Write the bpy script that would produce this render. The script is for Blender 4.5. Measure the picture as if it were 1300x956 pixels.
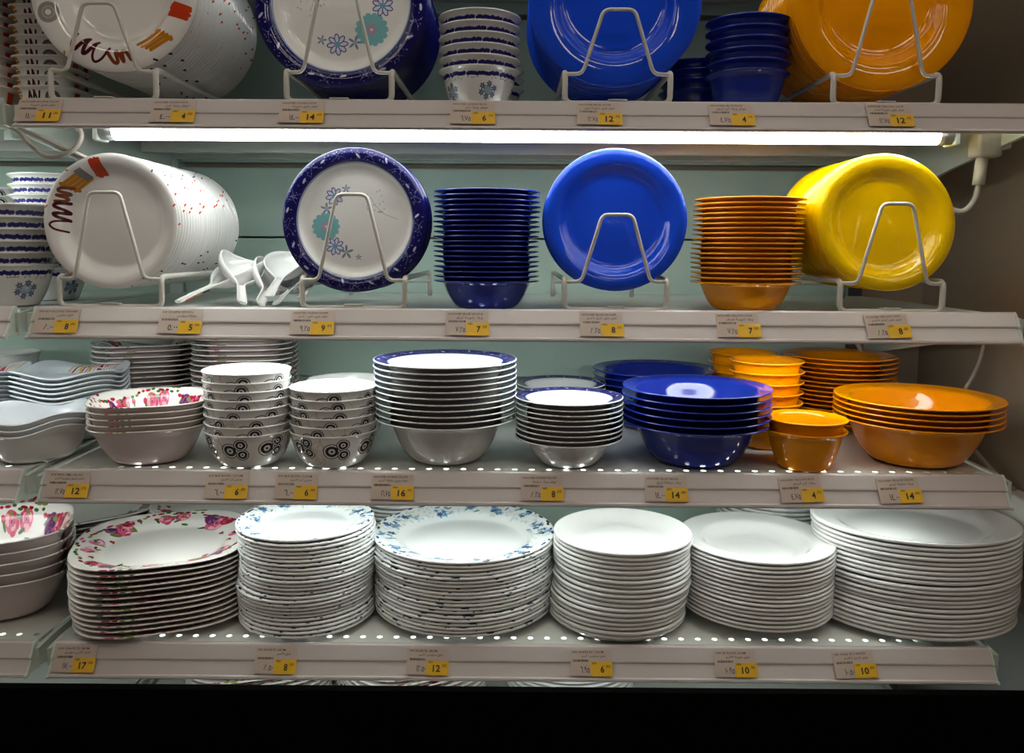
import bpy, bmesh, math, random, unicodedata
import numpy as np
from mathutils import Matrix, Vector, Euler

for o in list(bpy.data.objects):
    bpy.data.objects.remove(o)
SC = bpy.context.scene
COL = SC.collection
PI = math.pi

# ------------------------------------------------------------------ camera
CZ = 1.262                                   # camera height, metres
cam_d = bpy.data.cameras.new('camera')
cam = bpy.data.objects.new('camera', cam_d)
COL.objects.link(cam)
right = Vector((0.99997713, 0.00278847, 0.00616161))
up = Vector((-0.00643315, 0.11103508, 0.99379567))
fwd = Vector((-0.00208701, 0.99381258, -0.11105047))
cam.matrix_world = Matrix(((right.x, up.x, -fwd.x, -0.0149), (right.y, up.y, -fwd.y, -1.1141),
                           (right.z, up.z, -fwd.z, CZ), (0, 0, 0, 1)))
cam_d.sensor_fit = 'HORIZONTAL'
cam_d.sensor_width = 36.0
cam_d.lens = 36.0 * 1038.13 / 1300
cam_d.shift_y = -45.0 / 1300
cam_d.clip_start = 0.02
SC.camera = cam

# ------------------------------------------------------------------ world, exposure
world = bpy.data.worlds.new('shop_ambience')
SC.world = world
world.use_nodes = True
bg = world.node_tree.nodes['Background']
bg.inputs[0].default_value = (1.0, 0.80, 0.70, 1)
bg.inputs[1].default_value = 0.06
SC.view_settings.view_transform = 'Standard'
SC.view_settings.look = 'None'
SC.view_settings.gamma = 1.0
SC.view_settings.exposure = 0.0
TUBE_POWER = {1: 7.0, 2: 21.0, 3: 15.5, 4: 9.5, 5: 6.0}     # per tier: tuned to the brightness wanted on each shelf
CEIL_POWER = 12.0
TUBE_COL = (0.94, 1.0, 0.975)

# ------------------------------------------------------------------ materials
def mat(name, col, rough=0.4, metal=0.0, spec=0.5, coat=0.0, noise=0.0, nscale=30.0, bump=0.0, emit=None, power=0.0):
    m = bpy.data.materials.new(name)
    m.use_nodes = True
    nt = m.node_tree
    b = nt.nodes['Principled BSDF']
    b.inputs['Base Color'].default_value = (*col, 1)
    b.inputs['Roughness'].default_value = rough
    b.inputs['Metallic'].default_value = metal
    b.inputs['Specular IOR Level'].default_value = spec
    b.inputs['Coat Weight'].default_value = coat
    b.inputs['Coat Roughness'].default_value = 0.04
    if noise > 0 or bump > 0:
        tc = nt.nodes.new('ShaderNodeTexCoord')
        n = nt.nodes.new('ShaderNodeTexNoise')
        n.inputs['Scale'].default_value = nscale
        n.inputs['Detail'].default_value = 4
        nt.links.new(tc.outputs['Object'], n.inputs['Vector'])
        if noise > 0:
            mx = nt.nodes.new('ShaderNodeMix')
            mx.data_type = 'RGBA'
            mx.inputs['A'].default_value = (*[max(0, c * (1 - noise)) for c in col], 1)
            mx.inputs['B'].default_value = (*[min(1, c * (1 + noise)) for c in col], 1)
            nt.links.new(n.outputs['Fac'], mx.inputs['Factor'])
            nt.links.new(mx.outputs['Result'], b.inputs['Base Color'])
        if bump > 0:
            bp = nt.nodes.new('ShaderNodeBump')
            bp.inputs['Strength'].default_value = bump
            bp.inputs['Distance'].default_value = 0.001
            nt.links.new(n.outputs['Fac'], bp.inputs['Height'])
            nt.links.new(bp.outputs['Normal'], b.inputs['Normal'])
    if emit:
        b.inputs['Emission Color'].default_value = (*emit, 1)
        b.inputs['Emission Strength'].default_value = power
    return m

def img_mat(name, arr, rough=0.05):
    """arr: h x w x 3, display-referred values, row 0 at the bottom"""
    h, w, _ = arr.shape
    im = bpy.data.images.new(name, w, h)
    px = np.ones((h, w, 4), np.float32)
    px[..., :3] = np.clip(arr, 0, 1)
    im.pixels.foreach_set(px.ravel())
    im.update()
    im.pack()
    m = mat(name, (1, 1, 1), rough)
    nt = m.node_tree
    t = nt.nodes.new('ShaderNodeTexImage')
    t.image = im
    nt.links.new(t.outputs['Color'], nt.nodes['Principled BSDF'].inputs['Base Color'])
    return m

def spline(pts, n=8):
    pts = [Vector(p) for p in pts]
    out = []
    for i in range(len(pts) - 1):
        p0, p1, p2, p3 = pts[max(i - 1, 0)], pts[i], pts[i + 1], pts[min(i + 2, len(pts) - 1)]
        for k in range(n):
            t = k / n
            out.append(.5 * ((2 * p1) + (p2 - p0) * t + (2 * p0 - 5 * p1 + 4 * p2 - p3) * t * t + (3 * p1 - p0 - 3 * p2 + p3) * t ** 3))
    out.append(pts[-1])
    return out

class Canvas:
    """a small painter for flat print on dishes: x in [x0,x1], y in [y0,y1]"""
    def __init__(s, w, h, x0, x1, y0, y1, col):
        s.a = np.ones((h, w, 3), np.float32) * np.array(col, np.float32)
        s.w, s.h, s.x0, s.x1, s.y0, s.y1 = w, h, x0, x1, y0, y1
        s.px = (x1 - x0) / w
        s.X, s.Y = np.meshgrid(x0 + (np.arange(w) + .5) * s.px, y0 + (np.arange(h) + .5) * (y1 - y0) / h)
    def box(s, xa, xb, ya, yb):
        i0 = max(0, int((xa - s.x0) / s.px) - 2); i1 = min(s.w, int((xb - s.x0) / s.px) + 3)
        py = (s.y1 - s.y0) / s.h
        j0 = max(0, int((ya - s.y0) / py) - 2); j1 = min(s.h, int((yb - s.y0) / py) + 3)
        return (slice(j0, max(j0, j1)), slice(i0, max(i0, i1)))
    def put(s, sl, d, col, alpha=1.0):
        k = np.clip(0.5 - d / s.px, 0, 1)[..., None] * alpha
        s.a[sl] = s.a[sl] * (1 - k) + np.array(col, np.float32) * k
    def ell(s, x, y, a, b, ang, col, alpha=1.0):
        r = max(a, b); sl = s.box(x - r, x + r, y - r, y + r)
        X = s.X[sl] - x; Y = s.Y[sl] - y; c, n = math.cos(ang), math.sin(ang)
        u = X * c + Y * n; v = -X * n + Y * c
        s.put(sl, (np.sqrt((u / a) ** 2 + (v / b) ** 2) - 1) * min(a, b), col, alpha)
    def ring(s, x, y, r, wd, col, alpha=1.0):
        sl = s.box(x - r - wd, x + r + wd, y - r - wd, y + r + wd)
        s.put(sl, abs(np.hypot(s.X[sl] - x, s.Y[sl] - y) - r) - wd / 2, col, alpha)
    def line(s, pts, wd, col, alpha=1.0):
        for (xa, ya), (xb, yb) in zip(pts[:-1], pts[1:]):
            sl = s.box(min(xa, xb) - wd, max(xa, xb) + wd, min(ya, yb) - wd, max(ya, yb) + wd)
            dx, dy = xb - xa, yb - ya; L = dx * dx + dy * dy + 1e-12
            t = np.clip(((s.X[sl] - xa) * dx + (s.Y[sl] - ya) * dy) / L, 0, 1)
            s.put(sl, np.hypot(s.X[sl] - xa - t * dx, s.Y[sl] - ya - t * dy) - wd / 2, col, alpha)
    def flower(s, x, y, r, n, petal, core, a0=0.0, fat=.32, outline=None):
        for k in range(n):
            a = a0 + k * 2 * PI / n
            px, py = x + math.cos(a) * r * .58, y + math.sin(a) * r * .58
            if outline:
                s.ell(px, py, r * .46, r * fat * 1.0, a, outline)
                s.ell(px, py, r * .36, r * fat * .66, a, petal)
            else:
                s.ell(px, py, r * .45, r * fat, a, petal)
        s.ell(x, y, r * .24, r * .24, 0, core)
    def leaf(s, x, y, L, ang, col, vein=None):
        s.ell(x, y, L, L * .36, ang, col)
        if vein:
            s.line([(x - math.cos(ang) * L * .8, y - math.sin(ang) * L * .8), (x + math.cos(ang) * L * .8, y + math.sin(ang) * L * .8)], .008, vein)

WHITE = (.93, .93, .92)
def pol(r, deg):
    return r * math.cos(math.radians(deg)), r * math.sin(math.radians(deg))

def paint_ocean(edge=.995):
    rd = random.Random(4)
    c = Canvas(640, 640, -1.01, 1.01, -1.01, 1.01, WHITE)
    R = np.hypot(c.X, c.Y)
    full = (slice(0, 640), slice(0, 640))
    navy = (.08, .08, .36)
    c.put(full, np.maximum(.815 - R, R - edge), navy)
    c.put(full, abs(R - .805) - .006, (.55, .60, .80))
    lil = (.80, .80, .90)
    for k in range(26):                                       # leaf and berry vine on the rim
        a = k * 360 / 26 + rd.uniform(-3, 3)
        pts = [pol(.85 + .10 * t + .015 * math.sin(5 * t + k), a + 9 * t * (1 if k % 2 else -1)) for t in (0, .3, .6, .9, 1.2)]
        c.line(pts, .005, lil, .65)
        x, y = pol(rd.uniform(.87, .95), a + rd.uniform(4, 8))
        if k % 2 == 0:
            c.leaf(x, y, .042, math.radians(a + rd.uniform(25, 120)), lil)
        for j in range(9):
            x, y = pol(rd.uniform(.845, .975), a + rd.uniform(-7, 7))
            c.ell(x, y, .0065, .0065, 0, lil, .8)
    pur, teal = (.33, .30, .55), (.42, .68, .75)
    c.ell(-.43, -.08, .175, .175, 0, (.50, .75, .78))
    for k in range(14):
        x, y = pol(.165, k * 360 / 14)
        c.ell(-.43 + x, -.08 + y, .035, .035, 0, (.50, .75, .78))
    c.flower(-.43, -.08, .07, 6, (.72, .62, .72), (.95, .9, .92))
    c.flower(-.305, .345, .125, 8, (.85, .88, .95), teal, .2, .26, pur)
    c.flower(-.30, -.36, .125, 8, (.85, .88, .95), teal, .5, .26, pur)
    for x, y, r in ((-.145, .455, .06), (-.42, .17, .085), (-.14, -.44, .10), (.035, -.51, .045)):
        c.flower(x, y, r, 5, (.50, .56, .66), (.62, .74, .80), 1.57, .17)
    g = (.70, .72, .72)
    c.line([(.2, .34), (.27, .22), (.40, .10), (.58, .03)], .008, g)
    for k in range(16):
        x, y = .2 + rd.uniform(-.05, .2), .2 + rd.uniform(-.1, .25)
        c.ell(x, y, .010, .010, 0, g)
    c.leaf(.34, .13, .04, 0, g)
    return c.a

def paint_rose():
    rd = random.Random(11)
    c = Canvas(768, 768, -1.01, 1.01, -1.01, 1.01, (.94, .93, .91))
    def rose(x, y, r, cols):
        c.ell(x, y, r, r * .88, rd.uniform(0, 3), cols[0])
        for k in range(9):
            a = rd.uniform(0, 6.28); q = r * rd.uniform(.35, .9)
            c.ell(x + math.cos(a) * q, y + math.sin(a) * q, r * .36, r * .22, a + 1.57, cols[1 + k % 2])
        c.ell(x, y, r * .38, r * .3, 0, cols[3])
        c.ring(x, y, r * .22, r * .08, cols[1])
    pink = ((.86, .38, .52), (.96, .68, .74), (.80, .24, .42), (.68, .10, .30))
    red = ((.70, .10, .24), (.84, .30, .40), (.55, .05, .16), (.45, .03, .12))
    pur = ((.45, .20, .42), (.62, .42, .62), (.36, .12, .36), (.30, .08, .30))
    pale = ((.90, .58, .68), (.97, .80, .84), (.84, .42, .56), (.80, .36, .52))
    g1, g2 = (.20, .42, .16), (.50, .58, .22)
    def cluster(deg, r0, big):
        for k in range(5):
            x, y = pol(r0 + rd.uniform(-.12, .12), deg + rd.uniform(-15, 15))
            c.leaf(x, y, rd.uniform(.05, .085), rd.uniform(0, 6), g1 if k % 2 else g2, (.12, .28, .10))
        x, y = pol(r0 + .02, deg)
        rose(x, y, .155 * big, pink)
        x, y = pol(r0 + .08, deg + 9)
        rose(x, y, .11 * big, pur)
        x, y = pol(r0 + .10, deg - 8)
        rose(x, y, .10 * big, red)
    for d, b in ((62, 1.0), (150, .75), (245, .85), (325, .9)):
        cluster(d, .80, b)
    for d in (98, 112, 185, 205, 285, 20, 345):
        x, y = pol(.82 + rd.uniform(-.05, .06), d)
        rose(x, y, .10, pale if d % 2 else pink)
        for k in range(3):
            xx, yy = pol(.82 + rd.uniform(-.12, .12), d + rd.uniform(-8, 8))
            c.leaf(xx, yy, .045, rd.uniform(0, 6), g1 if k else g2)
    for d in (120, 133, 172, 222, 268, 300, 8, 40):
        x, y = pol(.72 + rd.uniform(-.02, .18), d)
        c.ell(x, y, .032, .028, 0, (.72, .12, .22))
        c.leaf(x + .03, y - .03, .03, 2, g1)
    for k in range(72):                                       # the sprigs that run along the very edge
        x, y = pol(rd.uniform(.93, .995), k * 5 + rd.uniform(-2, 2))
        c.ell(x, y, rd.uniform(.02, .055), .02, math.radians(k * 5 + 90), rd.choice([pink[0], red[0], g1, g2, pale[0], red[2]]))
    b = c.a
    for _ in range(2):
        b = (b + np.roll(b, 1, 0) + np.roll(b, -1, 0) + np.roll(b, 1, 1) + np.roll(b, -1, 1)) / 5
    return b

def paint_bluebell():
    rd = random.Random(7)
    c = Canvas(640, 640, -1.01, 1.01, -1.01, 1.01, (.93, .94, .94))
    for k in range(260):
        x, y = pol(rd.uniform(.74, .97), rd.uniform(0, 360))
        c.ell(x, y, rd.uniform(.012, .05), rd.uniform(.008, .022), rd.uniform(0, 6), rd.choice([(.80, .86, .85), (.74, .84, .86), (.82, .85, .78)]), .8)
    for k in range(15):
        a = k * 24 + rd.uniform(-6, 6); r = rd.uniform(.80, .92)
        for j in range(7):
            x, y = pol(r + rd.uniform(-.08, .08), a + rd.uniform(-6, 6))
            c.flower(x, y, rd.uniform(.022, .048), 5, rd.choice([(.36, .52, .70), (.24, .38, .56), (.50, .68, .82)]), (.20, .28, .42), rd.uniform(0, 3), .3)
        for j in range(4):
            x, y = pol(r + rd.uniform(-.1, .1), a + rd.uniform(-9, 9))
            c.leaf(x, y, .04, rd.uniform(0, 6), rd.choice([(.42, .56, .64), (.56, .68, .74)]))
    for k in range(42):
        x, y = pol(rd.uniform(.965, 1.0), k * 360 / 42 + rd.uniform(-4, 4))
        c.ell(x, y, rd.uniform(.012, .055), .014, math.radians(k * 360 / 42 + 90), rd.choice([(.14, .17, .30), (.22, .30, .46), (.10, .12, .22)]))
    return c.a

SCR = dict(red=(.80, .25, .11), must=(.78, .50, .10), brown=(.50, .24, .12), mar=(.30, .08, .12), grey=(.52, .51, .50))
def paint_scribble(where, big):
    rd = random.Random(3)
    c = Canvas(640, 640, -1.01, 1.01, -1.01, 1.01, (.92, .91, .90))
    def at(deg, r, u, v):                                     # u along the rim, v outwards
        x, y = pol(r, deg); a = math.radians(deg)
        return (x - math.sin(a) * u + math.cos(a) * v, y + math.cos(a) * u + math.sin(a) * v)
    d = where['red']
    for k in range(6):
        c.line([at(d, .84, -.07 + k * .028, -.13 + .03 * rd.random()), at(d, .84, -.06 + k * .026, .12 - .03 * rd.random())], .045, SCR['red'])
    d = where['must']
    for k in range(4):
        c.line([at(d, .80, -.17 + .03 * k, -.09 + k * .05), at(d, .80, .14 + .02 * k, -.07 + k * .05)], .045, SCR['must'])
    c.line([at(d, .80, .10, -.10), at(d, .80, .19, .10)], .05, SCR['must'])
    def curve(d, r, uv, wd, col):
        p = [Vector((u, v, 0)) for u, v in uv]
        c.line([at(d, r, q.x, q.y) for q in spline(p, 6)], wd, col)
    curve(where['brown'], .82, [(-.13, -.06), (-.05, .07), (.0, .07), (-.03, -.05), (.01, -.03), (.07, .07), (.05, -.05), (.10, -.04), (.16, .05)], .042, SCR['brown'])
    d = where['mar']
    curve(d, .78, [(.26, -.10), (.24, .05), (.18, .12), (.12, .06), (.09, -.10)], .030, SCR['mar'])
    curve(d, .78, [(.09, -.10), (.05, .05), (.01, .09), (-.01, .02), (-.02, -.09), (-.06, -.02), (-.10, .09), (-.15, .06), (-.17, -.08)], .046, SCR['mar'])
    d = where['grey']
    if big:
        for rr in (.05, .085, .11):
            x, y = at(d, .84, .02, 0)
            c.ring(x, y, rr, .03, SCR['grey'], .8)
    else:
        for k in range(4):
            c.line([at(d, .80, -.06 + .03 * k, -.06), at(d, .82, -.02 + .03 * k, .08)], .03, SCR['grey'])
    for k in range(6):                                       # strokes that run over the edge
        a = k * 60 + rd.uniform(-20, 20)
        c.line([pol(.975, a), pol(1.0, a + rd.uniform(.6, 2.0))], .022, rd.choice([SCR['red'], SCR['red'], SCR['must'], (.15, .14, .18)]))
    return c.a

def paint_cup_ocean():
    rd = random.Random(5)
    c = Canvas(1024, 176, 0, 1, 0, .172, WHITE)
    for k in range(120):
        x = k / 120; y = .138 + rd.uniform(-.003, .003)
        if rd.random() < .9:
            c.ell(x, y, .0075, .0085, 0, (.15, .15, .45))
        if rd.random() < .5:
            c.ell(x, .119 + rd.uniform(-.004, .004), .004, .002, rd.uniform(0, 3), (.5, .5, .66))
    for k in range(5):
        x0 = .1 + k / 5
        c.ell(x0, .07, .022, .02, 0, (.62, .70, .76))
        for j in range(6):
            a = j * 60 + 20
            c.flower(x0 + .034 * math.cos(math.radians(a)), .07 + .026 * math.sin(math.radians(a)), .014, 6, (.40, .42, .56), (.6, .7, .76), rd.random(), .25)
    return c.a

def paint_rings():
    rd = random.Random(9)
    c = Canvas(1280, 208, 0, 1, 0, .1625, (.93, .92, .91))
    blk = (.06, .06, .07)
    for k in range(14):
        x = rd.random()
        c.line([(x, .02), (x + rd.uniform(-.02, .03), .08), (x + rd.uniform(-.04, .05), .16)], .0018, (.80, .70, .62))
        c.ring(x, rd.uniform(.05, .12), rd.uniform(.02, .04), .0018, (.82, .72, .64))
    for k in range(7):
        x, y = .06 + k / 7, .098 + rd.uniform(-.006, .006)
        for (dx, dy, r) in ((0, 0, .033), (.043, .027, .024), (.048, -.018, .024)):
            c.ell(x + dx, y + dy, r + .002, r + .002, 0, (.93, .92, .91))
            c.ring(x + dx, y + dy, r, .0035, blk)
            c.ring(x + dx, y + dy, r * .58, .0105 * r / .03, blk)
            c.ell(x + dx, y + dy, r * .16, r * .16, 0, blk)
    for x in (.135,):
        c.ell(x, .12, .012, .018, .5, (.12, .34, .16))
        c.ell(x + .014, .115, .010, .018, -.4, (.75, .12, .14))
    return c.a

def paint_scribble_cup():
    rd = random.Random(21)
    c = Canvas(1024, 176, 0, 1, 0, .172, (.92, .91, .89))
    for k in range(9):
        x = k / 9 + .04; y = .07
        ty = k % 4
        if ty == 0:
            for j in range(5):
                c.line([(x + j * .009, y - .05 + rd.uniform(0, .02)), (x + .01 + j * .009, y + .07)], .012, SCR['red'])
        elif ty == 1:
            for j in range(5):
                c.line([(x - .02, y + .08 - j * .018), (x + .05, y + .085 - j * .018)], .014, SCR['must'])
        elif ty == 2:
            c.line([(x - .03, y), (x - .01, y + .07), (x, y), (x + .015, y + .075), (x + .03, y), (x + .045, y + .07)], .011, SCR['mar'])
        else:
            for r in (.014, .024, .033):
                c.ring(x, y + .04, r, .008, (.30, .28, .30))
    return c.a

def paint_stripe_dish():
    c = Canvas(384, 384, -1.01, 1.01, -1.01, 1.01, (.88, .90, .93))
    cols = [(.80, .72, .50), (.60, .20, .18), (.86, .80, .62), (.72, .12, .20), (.70, .62, .40), (.90, .50, .40)]
    for k in range(14):
        x = -.35 + k * .075
        c.line([(x - .05, .62), (x + .05, .92)], .028, cols[k % 6])
    c.ring(-.1, .74, .09, .04, (.80, .70, .36))
    c.ell(.22, .76, .04, .1, 0, (.68, .10, .18))
    for k in range(5):
        a = 20 - k * 5
        c.line([pol(.72, a), pol(.96, a + 6)], .02, cols[k % 5])
    return c.a

M = dict(
    rail=mat('price_rail_plastic', (.62, .565, .55), .26, noise=.05, nscale=6),
    steel=mat('shelf_enamel', (.68, .70, .66), .42, noise=.04, nscale=8),
    panel=mat('back_panel_enamel', (.47, .62, .55), .5, noise=.06, nscale=3),
    post=mat('upright_dark', (.05, .05, .05), .6),
    bracket=mat('bracket_enamel', (.62, .68, .62), .4),
    housing=mat('light_housing_enamel', (.50, .56, .52), .35),
    ceil=mat('ceiling_tube_glow', (1, 1, 1), .4, emit=(1.0, .86, .74), power=CEIL_POWER),
    cap=mat('tube_cap_metal', (.35, .36, .36), .35, .6),
    wire=mat('cream_coated_wire', (.66, .64, .58), .35, noise=.05),
    wall=mat('brown_wall_board', (.36, .285, .215), .55, noise=.12, nscale=9),
    wall_pale=mat('pale_wall_board', (.46, .47, .45), .5, noise=.05, nscale=5),
    white=mat('white_melamine', (.80, .80, .79), .06, spec=.5),
    whiteb=mat('white_porcelain_underside', (.76, .75, .735), .18),
    grey=mat('cool_white_melamine', (.72, .74, .78), .2),
    blue=mat('cobalt_melamine', (.010, .072, .70), .05, spec=.5),
    navyblue=mat('navy_melamine', (.009, .028, .30), .06, spec=.5),
    amber=mat('amber_melamine', (.93, .37, .0), .08, spec=.4),
    yellow=mat('sunflower_melamine', (.91, .335, .0), .06, spec=.4),
    lemon=mat('tubelit_golden_melamine', (.95, .60, .0), .05, spec=.45),  # lighter yellow plates, with the tube's overexposure also put into the colour
    card=mat('beige_tag_paper', (.60, .49, .42), .6, noise=.03),
    sticker=mat('yellow_price_sticker', (.86, .50, .015), .55),
    ink=mat('black_ink', (.03, .025, .025), .7),
    cable=mat('cream_cable', (.42, .38, .32), .5),
    plug=mat('cream_plug_plastic', (.52, .50, .42), .4),
    white_trim=mat('white_enamel_trim', (.85, .85, .80), .4),
    rose_under=mat('pinkish_underside', (.70, .595, .575), .18),
    black=mat('matte_black_board', (.0015, .0015, .0015), .95, spec=.05),
    floor=mat('shop_floor_tile', (.32, .30, .28), .35, noise=.08, nscale=4),
    ceiling=mat('shop_ceiling_tile', (.30, .29, .28), .8),
    ocean=img_mat('ocean_print', paint_ocean()),
    ocean_edge=img_mat('ocean_plate_print', paint_ocean(1.03)),
    navy=mat('navy_underside', (.012, .012, .13), .15),
    rose=img_mat('rose_print', paint_rose(), .16),
    bell=img_mat('blue_flower_print', paint_bluebell()),
    scr_small=img_mat('brush_stroke_print', paint_scribble(dict(red=104, grey=121, must=131, brown=150, mar=172), 0)),
    scr_big=img_mat('brush_stroke_soup_print', paint_scribble(dict(red=-20, must=-54, brown=-87, mar=-116, grey=-160), 1)),
    cup_ocean=img_mat('navy_band_cup_print', paint_cup_ocean()),
    rings=img_mat('ring_print', paint_rings()),
    cup_scr=img_mat('brush_stroke_cup_print', paint_scribble_cup()),
    stripe=img_mat('stripe_print', paint_stripe_dish(), .2),
)

for _k, _p in TUBE_POWER.items():
    M['tube%d' % _k] = mat('fluorescent_tube_glow', (1, 1, 1), .4, emit=TUBE_COL, power=_p)

# ------------------------------------------------------------------ mesh helpers
def link(name, me, mats, parent=None, smooth=True):
    if smooth:
        me.polygons.foreach_set('use_smooth', [True] * len(me.polygons))
    if len(me.materials) == 0:
        for m in (mats if isinstance(mats, (list, tuple)) else [mats]):
            me.materials.append(m)
    o = bpy.data.objects.new(name, me)
    COL.objects.link(o)
    o.parent = parent
    return o

def empty(name, loc, label, cat, group=None, rot=(0, 0, 0)):
    o = bpy.data.objects.new(name, None)
    o.empty_display_size = .05
    COL.objects.link(o)
    o.location = loc
    o.rotation_euler = rot
    return tag(o, label, cat, group)

def tag(o, label=None, cat=None, group=None, kind=None):
    if label: o['label'] = label
    if cat: o['category'] = cat
    if group: o['group'] = group
    if kind: o['kind'] = kind
    return o

def box_mesh(name, boxes, bevel=0.0):
    bm = bmesh.new()
    for (x0, x1, y0, y1, z0, z1) in boxes:
        r = bmesh.ops.create_cube(bm, size=1)
        for v in r['verts']:
            v.co = Vector(((x0 + x1) / 2 + v.co.x * (x1 - x0), (y0 + y1) / 2 + v.co.y * (y1 - y0), (z0 + z1) / 2 + v.co.z * (z1 - z0)))
    if bevel > 0:
        bmesh.ops.bevel(bm, geom=bm.edges[:], offset=bevel, segments=2, affect='EDGES', profile=.5)
    me = bpy.data.meshes.new(name)
    bm.to_mesh(me); bm.free()
    return me

def extrude_mesh(name, prof, x0, x1, axis='x'):
    """closed (y,z) profile swept along X from x0 to x1"""
    n = len(prof)
    vs = [(x0, y, z) for y, z in prof] + [(x1, y, z) for y, z in prof]
    fs = [(i, (i + 1) % n, n + (i + 1) % n, n + i) for i in range(n)]
    fs += [tuple(range(n - 1, -1, -1)), tuple(range(n, 2 * n))]
    me = bpy.data.meshes.new(name)
    me.from_pydata(vs, [], fs)
    bm = bmesh.new(); bm.from_mesh(me); bmesh.ops.recalc_face_normals(bm, faces=bm.faces); bm.to_mesh(me); bm.free()
    return me

def fillet(pts, r, n=5):
    out = [Vector(pts[0])]
    for i in range(1, len(pts) - 1):
        p, a, b = Vector(pts[i]), Vector(pts[i - 1]), Vector(pts[i + 1])
        u, v = (a - p), (b - p)
        q = min(r, u.length * .45, v.length * .45)
        s, e = p + u.normalized() * q, p + v.normalized() * q
        for k in range(n + 1):
            t = k / n
            out.append(s * (1 - t) ** 2 + p * 2 * t * (1 - t) + e * t * t)
    out.append(Vector(pts[-1]))
    return out

def sweep(name, paths, r, seg=8):
    """tubes along polylines, joined in one mesh"""
    vs, fs = [], []
    for path in paths:
        path = [Vector(p) for p in path]
        base = len(vs)
        t0 = (path[1] - path[0]).normalized()
        nrm = t0.orthogonal().normalized()
        for i, p in enumerate(path):
            t = (path[min(i + 1, len(path) - 1)] - path[max(i - 1, 0)]).normalized()
            nrm = (nrm - t * nrm.dot(t)).normalized()
            b = t.cross(nrm)
            for k in range(seg):
                a = 2 * PI * k / seg
                vs.append(p + (nrm * math.cos(a) + b * math.sin(a)) * r)
        for i in range(len(path) - 1):
            for k in range(seg):
                a0 = base + i * seg; a1 = a0 + seg; k1 = (k + 1) % seg
                fs.append((a0 + k, a0 + k1, a1 + k1, a1 + k))
        fs.append(tuple(base + k for k in range(seg - 1, -1, -1)))
        fs.append(tuple(base + (len(path) - 1) * seg + k for k in range(seg)))
    me = bpy.data.meshes.new(name)
    me.from_pydata([tuple(v) for v in vs], [], fs)
    return me

# ------------------------------------------------------------------ dishes
def dish_mesh(name, R, h, prof, t, mats, shape=None, wave=None, seg=72, smooth_n=3, tv_max=None):
    """a dish: the upper curve PROF in (r/R, z/h), wall T thick; slot 0 upper face, slot 1 outside"""
    P = [Vector((r * R, 0, max(z * h, t if r < .5 else 0))) for r, z in prof]
    P = spline(P, smooth_n)
    top = [(p.x, p.z) for p in P]
    bot = []
    for i, (r, z) in enumerate(top):
        a, b = top[max(i - 1, 0)], top[min(i + 1, len(top) - 1)]
        dr, dz = b[0] - a[0], b[1] - a[1]
        L = math.hypot(dr, dz) or 1
        dv = t * L / max(dr, 1e-6)
        if tv_max: dv = min(dv, tv_max)
        bot.append((r, max(z - dv, 0.0)))
    rimr, rimz = top[-1]
    lip = [(rimr + t * .42, rimz - t * .22), (rimr + t * .5, rimz - t * .5), (rimr + t * .42, rimz - t * .8)]
    ring = top[1:] + lip + [(rimr, rimz - t)] + bot[-2:0:-1]
    ntop = len(top) - 1 + 1
    vs, fs, mi = [], [], []
    nr = len(ring)
    for (r, z) in ring:
        for k in range(seg):
            a = 2 * PI * k / seg
            q = r / R
            f = shape(a) if shape else 1.0
            f = 1 + (f - 1) * min(1, q * 1.15) if shape else 1.0
            dz = wave(a) * max(0, q - .45) ** 2 * 3 if wave else 0
            vs.append((r * math.cos(a) * f, r * math.sin(a) * f, z + dz))
    ct = len(vs); vs.append((0, 0, top[0][1]))
    cb = len(vs); vs.append((0, 0, bot[0][1]))
    for k in range(seg):
        k1 = (k + 1) % seg
        fs.append((ct, k, k1)); mi.append(0)
        for i in range(nr - 1):
            fs.append((i * seg + k, (i + 1) * seg + k, (i + 1) * seg + k1, i * seg + k1)); mi.append(0 if i < ntop else 1)
        fs.append((cb, (nr - 1) * seg + k1, (nr - 1) * seg + k)); mi.append(1)
    me = bpy.data.meshes.new(name)
    me.from_pydata(vs, [], fs)
    for m in mats: me.materials.append(m)
    me.polygons.foreach_set('material_index', mi)
    me.polygons.foreach_set('use_smooth', [True] * len(fs))
    uv = me.uv_layers.new(name='print')
    co = np.array(vs)
    hh = max(co[:, 2].max(), 1e-4)
    n = 0
    data = np.zeros((len(me.loops), 2), np.float32)
    for f, m in zip(fs, mi):
        if m == 0:
            for v in f:
                data[n] = (co[v, 0] / R / 2.02 + .5, co[v, 1] / R / 2.02 + .5); n += 1
        else:
            us = [(math.atan2(co[v, 1], co[v, 0]) / (2 * PI)) % 1.0 for v in f]
            if max(us) - min(us) > .5: us = [u + 1 if u < .5 else u for u in us]
            for v, u in zip(f, us):
                data[n] = (u, co[v, 2] / hh); n += 1
    uv.data.foreach_set('uv', data.ravel())
    return me

def squircle(p, rot=0.0):
    def f(a):
        a -= rot
        return (abs(math.cos(a)) ** p + abs(math.sin(a)) ** p) ** (-1 / p)
    return f
def oval(b):
    return lambda a: 1 / math.hypot(math.cos(a), math.sin(a) / b)
def lobes(n, amt, ph=0):
    return lambda a: 1 + amt * math.cos(n * a + ph)

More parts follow.
